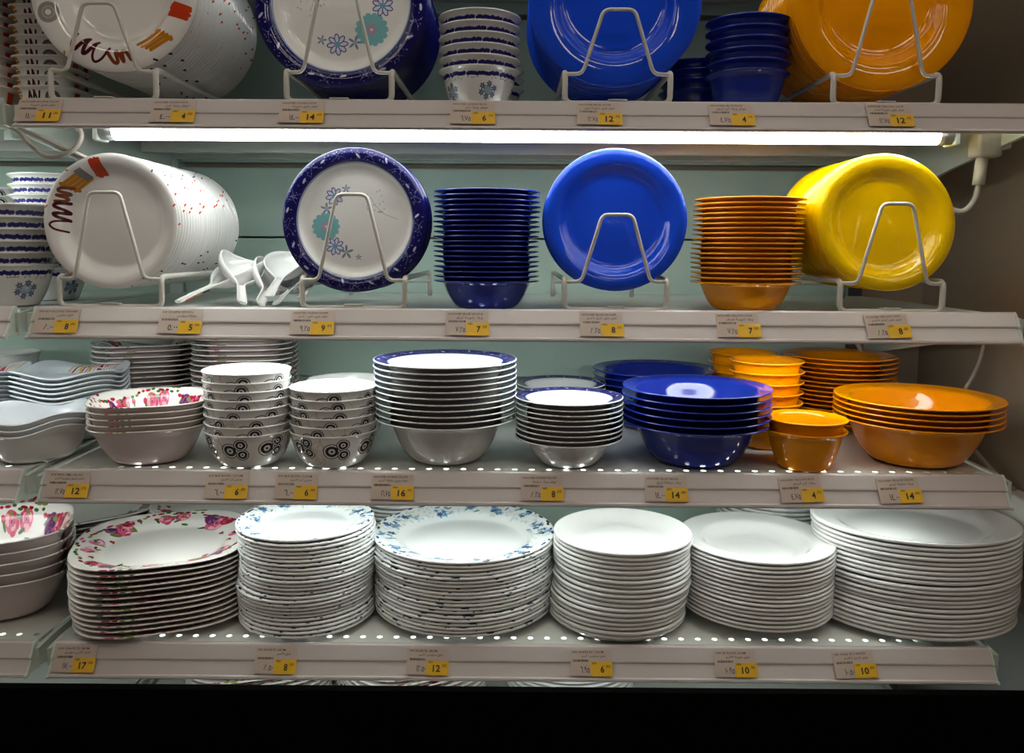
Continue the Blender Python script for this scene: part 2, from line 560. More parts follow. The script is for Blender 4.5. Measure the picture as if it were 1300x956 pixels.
RIM = [(0, .1), (.3, .1), (.6, .1), (.68, .2), (.75, .52), (.80, .66), (.9, .83), (1, 1)]
RIM2 = [(0, .1), (.3, .1), (.56, .1), (.63, .13), (.69, .27), (.75, .58), (.80, .82), (.86, .96), (.92, 1.0), (.965, .95), (1, .84)]
OCN = [(0, .1), (.3, .1), (.60, .1), (.68, .13), (.74, .28), (.79, .58), (.84, .84), (.885, .97), (.93, 1.0), (.97, .95), (1, .84)]
COUPE2 = [(0, .1), (.3, .1), (.60, .1), (.70, .14), (.78, .45), (.85, .82), (.91, .97), (.96, 1.0), (1, .94)]
SOUP2 = [(0, .08), (.3, .08), (.50, .1), (.60, .22), (.67, .60), (.72, .85), (.80, .96), (.90, 1.0), (.96, .97), (1, .90)]
COUPE = [(0, .1), (.4, .1), (.68, .12), (.84, .38), (.93, .70), (1, 1)]
SOUP = [(0, .08), (.3, .08), (.52, .1), (.64, .35), (.71, .72), (.78, .84), (.9, .92), (1, 1)]
FLANGE = [(0, .04), (.25, .04), (.40, .05), (.52, .16), (.64, .42), (.72, .72), (.755, .86), (.80, .93), (.9, .965), (1, 1)]
FLANGE_W = [(0, .04), (.25, .04), (.45, .05), (.58, .17), (.69, .45), (.77, .76), (.81, .90), (.85, .95), (.93, .975), (1, 1)]
CUP = [(0, .05), (.3, .05), (.52, .06), (.62, .14), (.74, .42), (.84, .76), (.90, .93), (1, 1)]
ROUND = [(0, .05), (.3, .05), (.46, .06), (.66, .14), (.82, .40), (.92, .72), (1, 1)]
SALAD = [(0, .05), (.3, .05), (.50, .06), (.66, .22), (.80, .58), (.88, .82), (1, 1)]

D = dict(
    scr_big=dish_mesh('brush_plate', .1124, .024, SOUP2, .0022, [M['scr_big'], M['white']]),
    ocean_soup=dish_mesh('ocean_soup_plate', .1156, .026, OCN, .0022, [M['ocean_edge'], M['whiteb']]),
    blue_soup=dish_mesh('cobalt_soup_plate', .1154, .026, SOUP2, .0024, [M['blue'], M['blue']]),
    yellow_soup=dish_mesh('sunflower_soup_plate', .1205, .026, SOUP2, .0024, [M['yellow'], M['yellow']]),
    scr_small=dish_mesh('brush_dessert_plate', .0919, .018, COUPE2, .0022, [M['scr_small'], M['white']]),
    ocean_plate=dish_mesh('ocean_plate', .0988, .018, OCN, .0022, [M['ocean_edge'], M['navy']]),
    blue_plate=dish_mesh('cobalt_plate', .0981, .020, RIM2, .0024, [M['blue'], M['blue']]),
    yellow_plate=dish_mesh('sunflower_plate', .0947, .020, RIM2, .0024, [M['lemon'], M['lemon']]),
    ocean_cup=dish_mesh('navy_band_cup', .0555, .0530, CUP, .0028, [M['white'], M['cup_ocean']], tv_max=.013),
    blue_cup=dish_mesh('cobalt_cup', .0575, .0550, CUP, .0028, [M['navyblue'], M['navyblue']], tv_max=.013),
    yellow_cup=dish_mesh('sunflower_cup', .0570, .0580, CUP, .0028, [M['yellow'], M['yellow']], tv_max=.013),
    ocean_bowl=dish_mesh('navy_band_bowl', .0703, .0615, CUP, .003, [M['white'], M['cup_ocean']], tv_max=.014),
    scr_cup=dish_mesh('brush_stroke_bowl', .046, .0460, CUP, .0028, [M['white'], M['cup_scr']], shape=squircle(4, .0), tv_max=.013),
    blue_bowl=dish_mesh('cobalt_bowl', .0755, .0421, FLANGE_W, .0022, [M['navyblue'], M['navyblue']], tv_max=.0066),
    yellow_bowl=dish_mesh('sunflower_bowl', .0773, .0422, FLANGE_W, .0022, [M['amber'], M['amber']], tv_max=.0066),
    ring_bowl=dish_mesh('ring_bowl', .0612, .0529, ROUND, .0028, [M['white'], M['rings']], tv_max=.011),
    ocean_salad=dish_mesh('ocean_salad_bowl', .1045, .0681, FLANGE, .0024, [M['ocean'], M['whiteb']], tv_max=.0078),
    ocean_small=dish_mesh('ocean_small_bowl', .0782, .0427, FLANGE, .0022, [M['ocean'], M['whiteb']], tv_max=.0066),
    blue_salad=dish_mesh('cobalt_salad_bowl', .1081, .0627, FLANGE_W, .0026, [M['navyblue'], M['navyblue']], tv_max=.009),
    yellow_salad=dish_mesh('sunflower_salad_bowl', .1164, .0680, FLANGE_W, .0026, [M['yellow'], M['yellow']], tv_max=.0074),
    yellow_rear=dish_mesh('sunflower_rear_plate', .0962, .0200, SOUP, .0026, [M['yellow'], M['yellow']]),
    rose_bowl=dish_mesh('rose_bowl', .082, .0588, SALAD, .0026, [M['rose'], M['rose_under']], shape=squircle(3.0, .30), tv_max=.0082),
    rose_plate=dish_mesh('rose_plate', .126, .0170, RIM, .0026, [M['rose'], M['rose_under']], shape=squircle(3.0, .32)),
    rose_rear=dish_mesh('rose_rear_plate', .088, .0220, SOUP, .0024, [M['rose'], M['rose_under']], shape=squircle(3.2, .2)),
    rose_deep=dish_mesh('rose_deep_bowl', .102, .0740, SALAD, .0028, [M['rose'], M['rose_under']], shape=squircle(3.0, .45), tv_max=.014),
    clover=dish_mesh('clover_bowl', .080, .0540, SALAD, .0028, [M['grey'], M['whiteb']], shape=lobes(4, .06, .5), wave=lambda a: .006 * math.cos(4 * a + 2.2), tv_max=.008),
    wavy=dish_mesh('wavy_dish', .080, .0180, RIM, .003, [M['stripe'], M['grey']], shape=squircle(3.4, .1), wave=lambda a: .006 * math.cos(4 * a + 2.6)),
    bell_small=dish_mesh('blue_flower_plate', .1012, .0147, RIM, .0046, [M['bell'], M['whiteb']], tv_max=.0055),
    bell_big=dish_mesh('blue_flower_dinner_plate', .1404, .0185, RIM, .0046, [M['bell'], M['whiteb']], tv_max=.0054),
    white_plate=dish_mesh('white_dessert_plate', .1025, .0175, COUPE, .0056, [M['white'], M['whiteb']], tv_max=.0064),
    white_soup=dish_mesh('white_soup_plate', .1154, .0260, SOUP, .0046, [M['white'], M['whiteb']], tv_max=.0058),
    white_oval=dish_mesh('white_oval_plate', .152, .0175, RIM, .0055, [M['white'], M['whiteb']], shape=oval(.80), tv_max=.0064),
    white_tub=dish_mesh('white_tub', .0495, .09, CUP, .003, [M['white'], M['whiteb']]),
)

ORD = ['', 'topmost', 'second', 'third', 'fourth', 'fifth', 'sixth', 'seventh', 'eighth', 'ninth', 'tenth', 'eleventh', 'twelfth',
       'thirteenth', 'fourteenth', 'fifteenth', 'sixteenth', 'seventeenth', 'eighteenth', 'nineteenth', 'twentieth', 'twenty-first',
       'twenty-second', 'twenty-third', 'twenty-fourth', 'twenty-fifth', 'twenty-sixth', 'twenty-seventh', 'twenty-eighth']
def from_top(k, n):
    return 'topmost' if k == 1 else ('lowest' if k == n else ORD[k] + ' from top')

DECK = {1: CZ + .484, 2: CZ + .191, 3: CZ - .086, 4: CZ - .313, 5: CZ - .566, 6: CZ - .790}

def stack(key, name, cat, desc, where, group, n, X, Y, shelf, pitch, seed=1, jit=.0012, rot=0.0, rotj=.05, drift=(0, 0), tilt=0.0, spin=False, quarter=False, z0=0.0):
    """N dishes nested on a shelf; every dish is an object of its own"""
    rd = random.Random(seed)
    dx = dy = 0.0
    for i in range(n):
        o = bpy.data.objects.new(name, D[key])
        COL.objects.link(o)
        dx = dx * .72 + rd.uniform(-jit, jit); dy = dy * .72 + rd.uniform(-jit, jit)
        if i == 0: dx = dy = 0
        o.location = (X + dx + drift[0] * i, Y + dy + drift[1] * i, DECK[shelf] + .0004 + z0 + pitch * i)
        a = rd.uniform(0, 6.28) if spin else rot + rd.uniform(-rotj, rotj) + (PI / 2 * rd.randrange(4) if quarter and i < n - 1 else 0)
        o.rotation_euler = (rd.uniform(-.004, .004) * (i > 0), rd.uniform(-.004, .004) * (i > 0) + tilt * i / n, a)
        tag(o, f'{desc}, {from_top(n - i, n)} {where}', cat, group)

DH = dict(scr_big=.019, ocean_soup=.020, blue_soup=.019, yellow_soup=.019, scr_small=.012, ocean_plate=.013, blue_plate=.014, yellow_plate=.014)
def rack_plates(key, name, desc, where, group, n, X, Z, Y0, pitch, lean=.07, seed=1, rot=0.0, rotj=0.0, turn=0.0, first_gap=0):
    rd = random.Random(seed)
    for i in range(n):
        o = bpy.data.objects.new(name, D[key])
        COL.objects.link(o)
        # dish axis (+Z) is turned to face the aisle (-Y) and leans back a little
        y = Y0 + pitch * i + (first_gap if i else 0)
        o.location = (X + rd.uniform(-.0008, .0008), y + DH[key], CZ + Z + rd.uniform(-.0006, .0006))
        m = Matrix.Rotation(PI / 2 - lean, 3, 'X') @ Matrix.Rotation(rot + (turn * i + rd.uniform(-rotj, rotj) if i else 0), 3, 'Z')
        o.rotation_euler = m.to_euler()
        k = i + 1
        pos = 'foremost' if k == 1 else ('rearmost' if k == n else ORD[k] + ' from front')
        tag(o, f'{desc}, {pos} {where}', 'plate', group)

# ------------------------------------------------------------------ the room
def structure(name, me, m, parent=None):
    o = link(name, me, m, parent, smooth=False)
    if parent is None: o['kind'] = 'structure'
    return o

structure('floor', box_mesh('floor', [(-3, 3, -4, .75, -.05, 0)]), M['floor'])
structure('ceiling', box_mesh('ceiling', [(-3, 3, -4, .75, 3.0, 3.05)]), M['ceiling'])
wb = structure('wall_back', box_mesh('wall_back', [(-2.2, 1.3, .52, .56, 0, 3.0)]), M['wall'])
# back panels of the shelving: boards with open joints between them, resting on the wall
zj = [.0, .52, .77, 1.012, 1.278, 1.410]
tops = [.516, .766, 1.009, 1.2815, 1.4165, 1.694]
zz = [(0.004, .640), (.644, 1.008), (1.0115, 1.2815), (1.285, 1.4165), (1.4265, 1.694), (1.704, 1.98), (1.984, 2.3)]
for (a, b) in zz:
    for (x0, x1) in ((-.660, .640), (-1.99, -.690)):
        link('back_panel', box_mesh('back_panel', [(x0, x1, .490, .5199, a, b)], .0015), M['panel'], wb, smooth=False)
for x in (-.675, .652):
    link('upright', box_mesh('upright', [(x - .0125, x + .0125, .484, .5199, 0, 2.3)], .001), M['post'] if x > 0 else M['bracket'], wb, smooth=False)
wr = structure('wall_right', box_mesh('wall_right', [(.80, .86, -.12, .52, 0, 3.0)]), M['wall'])
link('board', box_mesh('board', [(.7975, .80, -.12, .5195, 0, .69)], .001), M['wall_pale'], wr, smooth=False)
tr = structure('trim_1', box_mesh('trim_1', [(.772, .7999, -.10, .40, CZ - .434, CZ - .378)], .003), M['white_trim'])
structure('added_black_board', box_mesh('added_black_board', [(-1.6, 1.0, -.050, -.036, 0, .6575)]), M['black'])  # added plain black board, filling the unknown area under the bottom rail

# ------------------------------------------------------------------ shelves
RAIL = [(.004, .0), (.004, .0085), (-.0005, .0095), (-.0035, .0075), (-.0135, -.0085), (-.0140, -.0105), (-.0128, -.0115),
        (-.0235, -.0270), (-.0275, -.0275), (-.0285, -.0300), (-.0265, -.0325), (-.0205, -.0325), (-.0175, -.0285), (-.0015, -.001)]
RAIL = [(y, z - .004) for y, z in RAIL]

def perforated_strip(x0, x1, y0, y1, pitch=.0245, r=.0043, phase=0.0):
    """a row of cells, each a flat square with a round hole, 1.2 mm thick"""
    bm = bmesh.new()
    n = max(1, int((x1 - x0) / pitch))
    w = (x1 - x0) / n
    yc = y0 + .026
    N = 12
    for i in range(n):
        cx = x0 + (i + .5) * w
        corners = [(w / 2, 0), (w / 2, y1 - yc), (0, y1 - yc), (-w / 2, y1 - yc), (-w / 2, 0), (-w / 2, y0 - yc), (0, y0 - yc), (w / 2, y0 - yc)]
        hole = [(r * math.cos(2 * PI * k / 8), r * math.sin(2 * PI * k / 8)) for k in range(8)]
        ov = [bm.verts.new((cx + a, yc + b, 0)) for a, b in corners]
        hv = [bm.verts.new((cx + a, yc + b, 0)) for a, b in hole]
        for k in range(8):
            bm.faces.new((hv[k], ov[k], ov[(k + 1) % 8], hv[(k + 1) % 8]))
    bmesh.ops.remove_doubles(bm, verts=bm.verts, dist=1e-5)
    me = bpy.data.meshes.new('perforated_strip')
    bm.to_mesh(me); bm.free()
    return me

TIER = {1: 'shelf over the racked soup plates', 2: 'shelf of racked soup plates', 3: 'shelf of racked dinner plates', 4: 'shelf of salad bowls', 5: 'shelf of stacked flat plates', 6: 'lowest shelf behind the added black board'}
def shelf(k, x0, x1, bay):
    z = DECK[k]
    what = 'pale enamelled steel ' + TIER[k] + (' in the main bay' if bay == 'main' else ' in the neighbouring bay')
    s = empty('shelf', ((x0 + x1) / 2, 0, z), what, 'shelf', 'gondola shelves')
    cx = (x0 + x1) / 2
    a, b = x0 - cx, x1 - cx
    link('deck', box_mesh('deck', [(a + .002, b - .002, .0605, .485, -.0012, 0), (a + .002, b - .002, .33, .345, -.026, -.0012), (a + .002, b - .002, .470, .484, -.022, -.0012)]), M['steel'], s, smooth=False)
    link('perforated_strip', perforated_strip(a + .002, b - .002, .004, .0605), M['steel'], s, smooth=False)
    link('price_rail', extrude_mesh('price_rail', RAIL, a, b), M['rail'], s, smooth=False)
    capp = [(y * 1.02 - .0006, zc * 1.02) for y, zc in RAIL[:13]] + [(.004, -.0365)]
    for xa, xb in ((a - .0035, a), (b, b + .0035)):
        link('rail_end_cap', extrude_mesh('rail_end_cap', capp, xa, xb), M['bracket'], s, smooth=False)
    br = [(-.004, -.004), (.03, -.0012), (.484, -.0012), (.484, -.105), (.44, -.105), (.20, -.060), (.02, -.034), (-.004, -.030)]
    for xa in ((a - .014, b + .008) if bay == 'main' else (b + .002,)):
        link('bracket', extrude_mesh('bracket', br, xa, xa + .006), M['bracket'], s, smooth=False)
    return s

BAYS = {'main': (-.665, .665), 'side': (-1.99, -.699)}
for k in (1, 2, 3, 4, 5, 6):
    for bay, (x0, x1) in BAYS.items():
        shelf(k, x0, x1, bay)

# ------------------------------------------------------------------ shelf lights: a batten with its tube under each shelf
def shelf_light(k, x0, x1, bay):
    z = DECK[k]
    t = empty('shelf_light', ((x0 + x1) / 2, .085, z - .0014), f'slim fluorescent batten light under the {TIER[k]}' + (' in the main bay' if bay == 'main' else ' next door'), 'light', 'under-shelf lights')
    L = (x1 - x0) / 2
    prof = [(-.012, 0), (.040, 0), (.026, -.020), (.018, -.0350), (-.006, -.0350), (-.012, -.026)]
    link('housing', extrude_mesh('housing', prof, -L - .012, L + .012), M['housing'], t, smooth=False)
    tube = sweep('tube', [[(-L + .022, -.034, -.0285), (L - .022, -.034, -.0285)]], .0122, 14)
    link('tube', tube, M['tube%d' % k], t)
    for s in (-1, 1):
        link('tube_cap', sweep('tube_cap', [[(s * (L - .0225), -.034, -.0285), (s * (L - .004), -.034, -.0285)]], .0126, 14), M['cap'], t)
        link('lamp_holder', box_mesh('lamp_holder', [(s * L - .004, s * L + .004, -.046, -.0125, -.0420, -.012)], .002), M['housing'], t, smooth=False)
    if k == 2 and bay == 'main':
        for x in (-.42, .48):
            link('tube_clip', box_mesh('tube_clip', [(x - .003, x + .003, -.0475, -.012, -.0165, -.0135)], .0005), M['housing'], t, smooth=False)
for k in (1, 2, 3, 4, 5):
    for bay, (x0, x1) in (('main', (-.596, .596) if k > 1 else (-.47, .596)), ('side', (-1.93, -.745))):
        if (k, bay) != (1, 'side'):
            shelf_light(k, x0, x1, bay)

# ceiling lights of the shop, behind and above the camera
for i, (x, y) in enumerate(((-1.5, -1.1), (0.1, -1.1), (1.7, -1.1), (-.7, -2.0), (1.1, -2.0))):
    t = empty('ceiling_light', (x, y, 3.0), 'warm twin tube ceiling fitting over the shop aisle, ' + ('first', 'second', 'third', 'fourth', 'fifth')[i] + ' of five', 'light', 'ceiling lights over the aisle')
    link('fitting', box_mesh('fitting', [(-.64, .64, -.10, .10, -.05, -.0005)], .004), M['housing'], t, smooth=False)
    for s in (-.05, .05):
        link('tube', sweep('tube', [[(-.6, s, -.068), (.6, s, -.068)]], .015, 10), M['ceil'], t)

# ------------------------------------------------------------------ display racks
def rack(X, shelf_k, stop_h, label):
    z = DECK[shelf_k]
    t = empty('plate_rack', (X, .012, z), label, 'rack', 'wire plate racks')
    h, w = .046, .0705
    link('base_frame', sweep('base_frame', [fillet([(-w, .34, .004), (-w, .33, h), (-w, 0, h), (-w, 0, .0045), (w, 0, .0045), (w, 0, h), (w, .33, h), (w, .34, .004)], .011, 6)], .0039, 10), M['wire'], t)
    link('front_stop', sweep('front_stop', [fillet([(-w, .001, h - .003), (-.0475, -.001, h - .003), (-.0205, -.004, stop_h - .004), (.0205, -.004, stop_h - .004), (.0475, -.001, h - .003), (w, .001, h - .003)], .009, 5)], .0026, 8), M['wire'], t)
    link('rear_bar', sweep('rear_bar', [[(-w, .332, .030), (w, .332, .030)]], .003, 8), M['wire'], t)
    link('shelf_clip', box_mesh('shelf_clip', [(-.013, .013, -.004, .006, .0078, .0100)], .001), M['wire'], t, smooth=False)
rack(-.567, 2, .1335, 'cream wire rack holding the brush-stroke soup plates')
rack(-.251, 2, .163, 'cream wire rack holding the navy-rimmed soup plates')
rack(.122, 2, .129, 'cream wire rack holding the cobalt blue soup plates')
rack(.481, 2, .163, 'cream wire rack holding the sunflower yellow soup plates')
rack(-.571, 3, .164, 'cream wire rack holding the brush-stroke dessert plates')
rack(-.236, 3, .163, 'cream wire rack holding the navy-rimmed dinner plates')
rack(.125, 3, .138, 'cream wire rack holding the cobalt blue dinner plates')
rack(.504, 3, .155, 'cream wire rack holding the golden yellow dinner plates')

# ------------------------------------------------------------------ plates standing in the racks
rack_plates('scr_big', 'soup_plate', 'white soup plate with brush strokes', 'in upper rack', 'upper rack of brush-stroke plates', 26, -.555, .3452, .030, .0100, seed=2, rotj=.30, turn=-.02)
rack_plates('ocean_soup', 'soup_plate', 'navy-rimmed white soup plate with flowers', 'in upper rack', 'upper rack of navy-rimmed plates', 20, -.251, .3305, .032, .0098, seed=3, rot=math.radians(130), rotj=.4)
rack_plates('blue_soup', 'soup_plate', 'cobalt blue soup plate', 'in upper rack', 'upper rack of blue plates', 18, .119, .3335, .032, .0100, seed=4)
rack_plates('yellow_soup', 'soup_plate', 'orange-yellow soup plate', 'in upper rack', 'upper rack of yellow plates', 18, .477, .3344, .032, .0100, seed=5)
rack_plates('scr_small', 'dessert_plate', 'white dessert plate with brush strokes', 'in lower rack', 'lower rack of brush-stroke plates', 26, -.573, .0346, .030, .0100, seed=6, lean=.05, rotj=.30, turn=.02)
rack_plates('ocean_plate', 'dinner_plate', 'navy-rimmed white dinner plate with flowers', 'in lower rack', 'lower rack of navy-rimmed plates', 8, -.236, .0388, .030, .0098, lean=.08, seed=7, rotj=.02)
rack_plates('blue_plate', 'dinner_plate', 'cobalt blue dinner plate', 'in lower rack', 'lower rack of blue plates', 9, .125, .0399, .030, .0098, lean=.13, seed=8)
rack_plates('yellow_plate', 'dinner_plate', 'golden yellow dinner plate', 'in lower rack', 'lower rack of yellow plates', 17, .498, .0389, .030, .0100, lean=.16, seed=9)

# ------------------------------------------------------------------ stacks on the upper two shelves
stack('scr_cup', 'bowl', 'bowl', 'squarish white bowl with brush strokes', 'of stack beside upper rack', 'brush-stroke bowls', 19, -.720, .17, 2, .0145, 31, .0008, rotj=.02)
stack('scr_cup', 'bowl', 'bowl', 'squarish white bowl with brush strokes', 'of stack at frame edge', 'brush-stroke bowls', 19, -.818, .165, 2, .0145, 32, .0008, rotj=.02)
stack('ocean_cup', 'rice_bowl', 'bowl', 'white rice bowl with broken navy band', 'of stack between upper racks', 'navy-banded rice bowls', 6, -.065, .057, 2, .0144, 33, .0006, rot=.3, rotj=.5)
stack('ocean_cup', 'rice_bowl', 'bowl', 'white rice bowl with broken navy band', 'of stack half hidden behind another', 'navy-banded rice bowls', 3, -.058, .18, 2, .0144, 34, .0006)
stack('blue_cup', 'rice_bowl', 'bowl', 'glossy navy blue rice bowl', 'of taller stack on upper shelf', 'blue rice bowls', 6, .313, .080, 2, .0145, 35, .0006)
stack('blue_cup', 'rice_bowl', 'bowl', 'glossy navy blue rice bowl', 'of shorter stack on upper shelf', 'blue rice bowls', 4, .270, .215, 2, .0145, 36, .0006)
stack('ocean_bowl', 'soup_bowl', 'bowl', 'white soup bowl with broken navy band', 'of stack at frame edge', 'navy-banded soup bowls', 6, -.754, .072, 3, .0167, 37, .0008, rotj=.4)
stack('ocean_cup', 'rice_bowl', 'bowl', 'white rice bowl with navy band', 'of stack behind the soup bowls', 'navy-banded rice bowls', 10, -.763, .215, 3, .0163, 38, .0006, rotj=.4)
stack('ring_bowl', 'ring_bowl', 'bowl', 'white bowl with black rings', 'of rear stack at frame edge', 'bowls with ring pattern', 11, -.905, .30, 3, .0130, 39, .0006, rotj=.6)
stack('blue_bowl', 'soup_bowl', 'bowl', 'flat-rimmed navy blue soup bowl', 'of tall stack', 'stacked blue soup bowls', 19, -.055, .078, 3, .0070, 40, .0009)
stack('yellow_bowl', 'soup_bowl', 'bowl', 'flat-rimmed amber yellow soup bowl', 'of tall stack', 'stacked yellow soup bowls', 18, .321, .079, 3, .0069, 41, .0007, drift=(.0001, 0))

# ------------------------------------------------------------------ shelf of salad bowls
stack('clover', 'clover_bowl', 'bowl', 'white bowl with four-lobed wavy rim', 'of its stack', 'clover-shaped bowls', 3, -.727, .080, 4, .0088, 51, .0005, rotj=.01)
stack('wavy', 'wavy_dish', 'dish', 'bluish white wavy square dish', 'of stack behind clover bowls', 'wavy square dishes', 13, -.752, .236, 4, .0078, 52, .0008, rotj=.02)
stack('wavy', 'wavy_dish', 'dish', 'bluish white wavy square dish', 'of stack at frame edge', 'wavy square dishes', 13, -.925, .240, 4, .0074, 53, .0008, rotj=.02)
stack('clover', 'clover_bowl', 'bowl', 'white wavy bowl at frame edge', 'of its stack', 'clover-shaped bowls', 6, -.905, .085, 4, .0088, 50, .0005, rotj=.01)
stack('white_tub', 'tub', 'bowl', 'plain white tub in shade at frame edge', 'of its stack', 'white tubs at the back', 2, -.955, .40, 4, .0284, 54, .0)
stack('rose_rear', 'rose_plate', 'plate', 'squarish rose-patterned plate', 'of shorter rear stack', 'rear rose plates', 14, -.700, .392, 4, .0091, 55, .0010, rot=.2, quarter=True)
stack('rose_rear', 'rose_plate', 'plate', 'squarish rose-patterned plate', 'of taller rear stack', 'rear rose plates', 16, -.497, .35, 4, .0091, 56, .0012, rot=-.1, quarter=True)
stack('rose_bowl', 'rose_bowl', 'bowl', 'squarish rose-patterned salad bowl', 'of its stack', 'rose-patterned salad bowls', 5, -.553, .078, 4, .0087, 57, .0006, rotj=.01, quarter=True)
stack('ring_bowl', 'ring_bowl', 'bowl', 'white bowl with black rings', 'of taller front stack', 'bowls with ring pattern', 8, -.400, .057, 4, .0124, 58, .0007, rot=.35, rotj=.8)
stack('ring_bowl', 'ring_bowl', 'bowl', 'white bowl with black rings', 'of shorter front stack', 'bowls with ring pattern', 6, -.277, .057, 4, .0126, 59, .0007, rot=.2, rotj=.8)
stack('ring_bowl', 'ring_bowl', 'bowl', 'white bowl with black rings', 'of middle rear stack', 'bowls with ring pattern', 5, -.287, .20, 4, .0126, 60, .0007, rotj=.8)
stack('ocean_salad', 'salad_bowl', 'bowl', 'navy-rimmed white salad bowl', 'of large front stack', 'large navy-rimmed bowls', 11, -.115, .086, 4, .0085, 61, .0007, rotj=.5)
stack('ocean_small', 'salad_bowl', 'bowl', 'navy-rimmed white bowl', 'of small front stack', 'small navy-rimmed bowls', 9, .067, .068, 4, .0073, 62, .0005, rot=2.6, rotj=.3)
stack('ocean_small', 'salad_bowl', 'bowl', 'navy-rimmed white bowl', 'of stack behind small bowls', 'small navy-rimmed bowls', 7, .067, .30, 4, .0068, 63, .0005, rot=2.0, rotj=.3)
stack('blue_salad', 'salad_bowl', 'bowl', 'cobalt blue salad bowl', 'of rear stack', 'blue salad bowls', 5, .236, .33, 4, .0108, 64, .0006)
stack('blue_salad', 'salad_bowl', 'bowl', 'cobalt blue salad bowl', 'of front stack', 'blue salad bowls', 6, .258, .090, 4, .0102, 65, .0005)
stack('yellow_cup', 'rice_bowl', 'bowl', 'golden rice bowl', 'of stack farthest back', 'yellow rice bowls', 6, .389, .315, 4, .0158, 66, .0006)
stack('yellow_cup', 'rice_bowl', 'bowl', 'golden rice bowl', 'of tall middle stack', 'yellow rice bowls', 6, .391, .185, 4, .0166, 67, .0006)
stack('yellow_rear', 'plate', 'plate', 'orange-yellow plate', 'of rear stack', 'rear stack of yellow plates', 15, .571, .345, 4, .0079, 68, .0007)
stack('yellow_cup', 'rice_bowl', 'bowl', 'amber rice bowl', 'of the front pair', 'yellow rice bowls', 2, .409, .053, 4, .0166, 69, .0004)
stack('yellow_salad', 'salad_bowl', 'bowl', 'orange-yellow salad bowl', 'of front stack', 'yellow salad bowls', 5, .591, .098, 4, .0079, 70, .0004)

# ------------------------------------------------------------------ shelf of stacked plates
stack('rose_deep', 'rose_bowl', 'bowl', 'large rose-patterned bowl', 'of stack at frame edge', 'large rose bowls', 5, -.812, .115, 5, .0162, 71, .0008, rotj=.02, quarter=True)
stack('rose_plate', 'rose_plate', 'plate', 'squarish rose-patterned dinner plate', 'of front stack', 'front rose plates', 13, -.561, .121, 5, .0083, 72, .0016, rotj=.03, quarter=True)
stack('rose_plate', 'rose_plate', 'plate', 'squarish rose-patterned dinner plate', 'of stack behind large rose bowls', 'rear rose plates below', 10, -.80, .345, 5, .0092, 73, .0012, rot=.3, quarter=True)
stack('rose_plate', 'rose_plate', 'plate', 'squarish rose-patterned dinner plate', 'of stack behind the front rose plates', 'rear rose plates below', 11, -.545, .365, 5, .0092, 74, .0012, rot=-.2, quarter=True)
stack('bell_small', 'flower_plate', 'plate', 'white plate with blue flowers', 'of narrower stack', 'narrow stack of flowered plates', 25, -.331, .101, 5, .0059, 75, .0020, spin=True)
stack('bell_big', 'flower_plate', 'plate', 'wide white plate with blue flowers', 'of wider stack', 'wide stack of flowered plates', 20, -.091, .140, 5, .0057, 76, .0018, spin=True)
stack('white_plate', 'white_plate', 'plate', 'white plate', 'of stack behind the flowered plates', 'rear white plates', 14, -.215, .375, 5, .0078, 77, .0008)
stack('white_plate', 'white_plate', 'plate', 'plain white plate', 'of stack beside wide flowered plates', 'front white plates', 19, .147, .104, 5, .0069, 78, .0022, drift=(.0006, 0))
stack('white_soup', 'white_soup_plate', 'plate', 'white soup plate', 'of middle white stack', 'white soup plates', 17, .366, .122, 5, .0062, 79, .0010)
stack('white_plate', 'white_plate', 'plate', 'white plate', 'of stack behind the soup plates', 'rear white plates', 14, .475, .375, 5, .0078, 80, .0008)
stack('white_oval', 'white_oval_plate', 'plate', 'large oval white plate', 'of wall-side stack', 'large oval plates', 21, .611, .124, 5, .0069, 81, .0016, rotj=.02)
# dishes on the lowest shelf, of which only slivers show under the price rail
stack('rose_plate', 'rose_plate', 'plate', 'rose-patterned plate', 'of first stack on lowest shelf', 'rose plates on the lowest shelf', 10, -.47, .30, 6, .0095, 82, .001, quarter=True)
stack('rose_plate', 'rose_plate', 'plate', 'rose-patterned plate', 'of second stack on lowest shelf', 'rose plates on the lowest shelf', 10, -.20, .30, 6, .0095, 83, .001, rot=.2, quarter=True)
stack('white_soup', 'white_soup_plate', 'plate', 'white soup plate', 'of stack on lowest shelf', 'white plates on the lowest shelf', 10, .09, .30, 6, .0090, 84, .001)

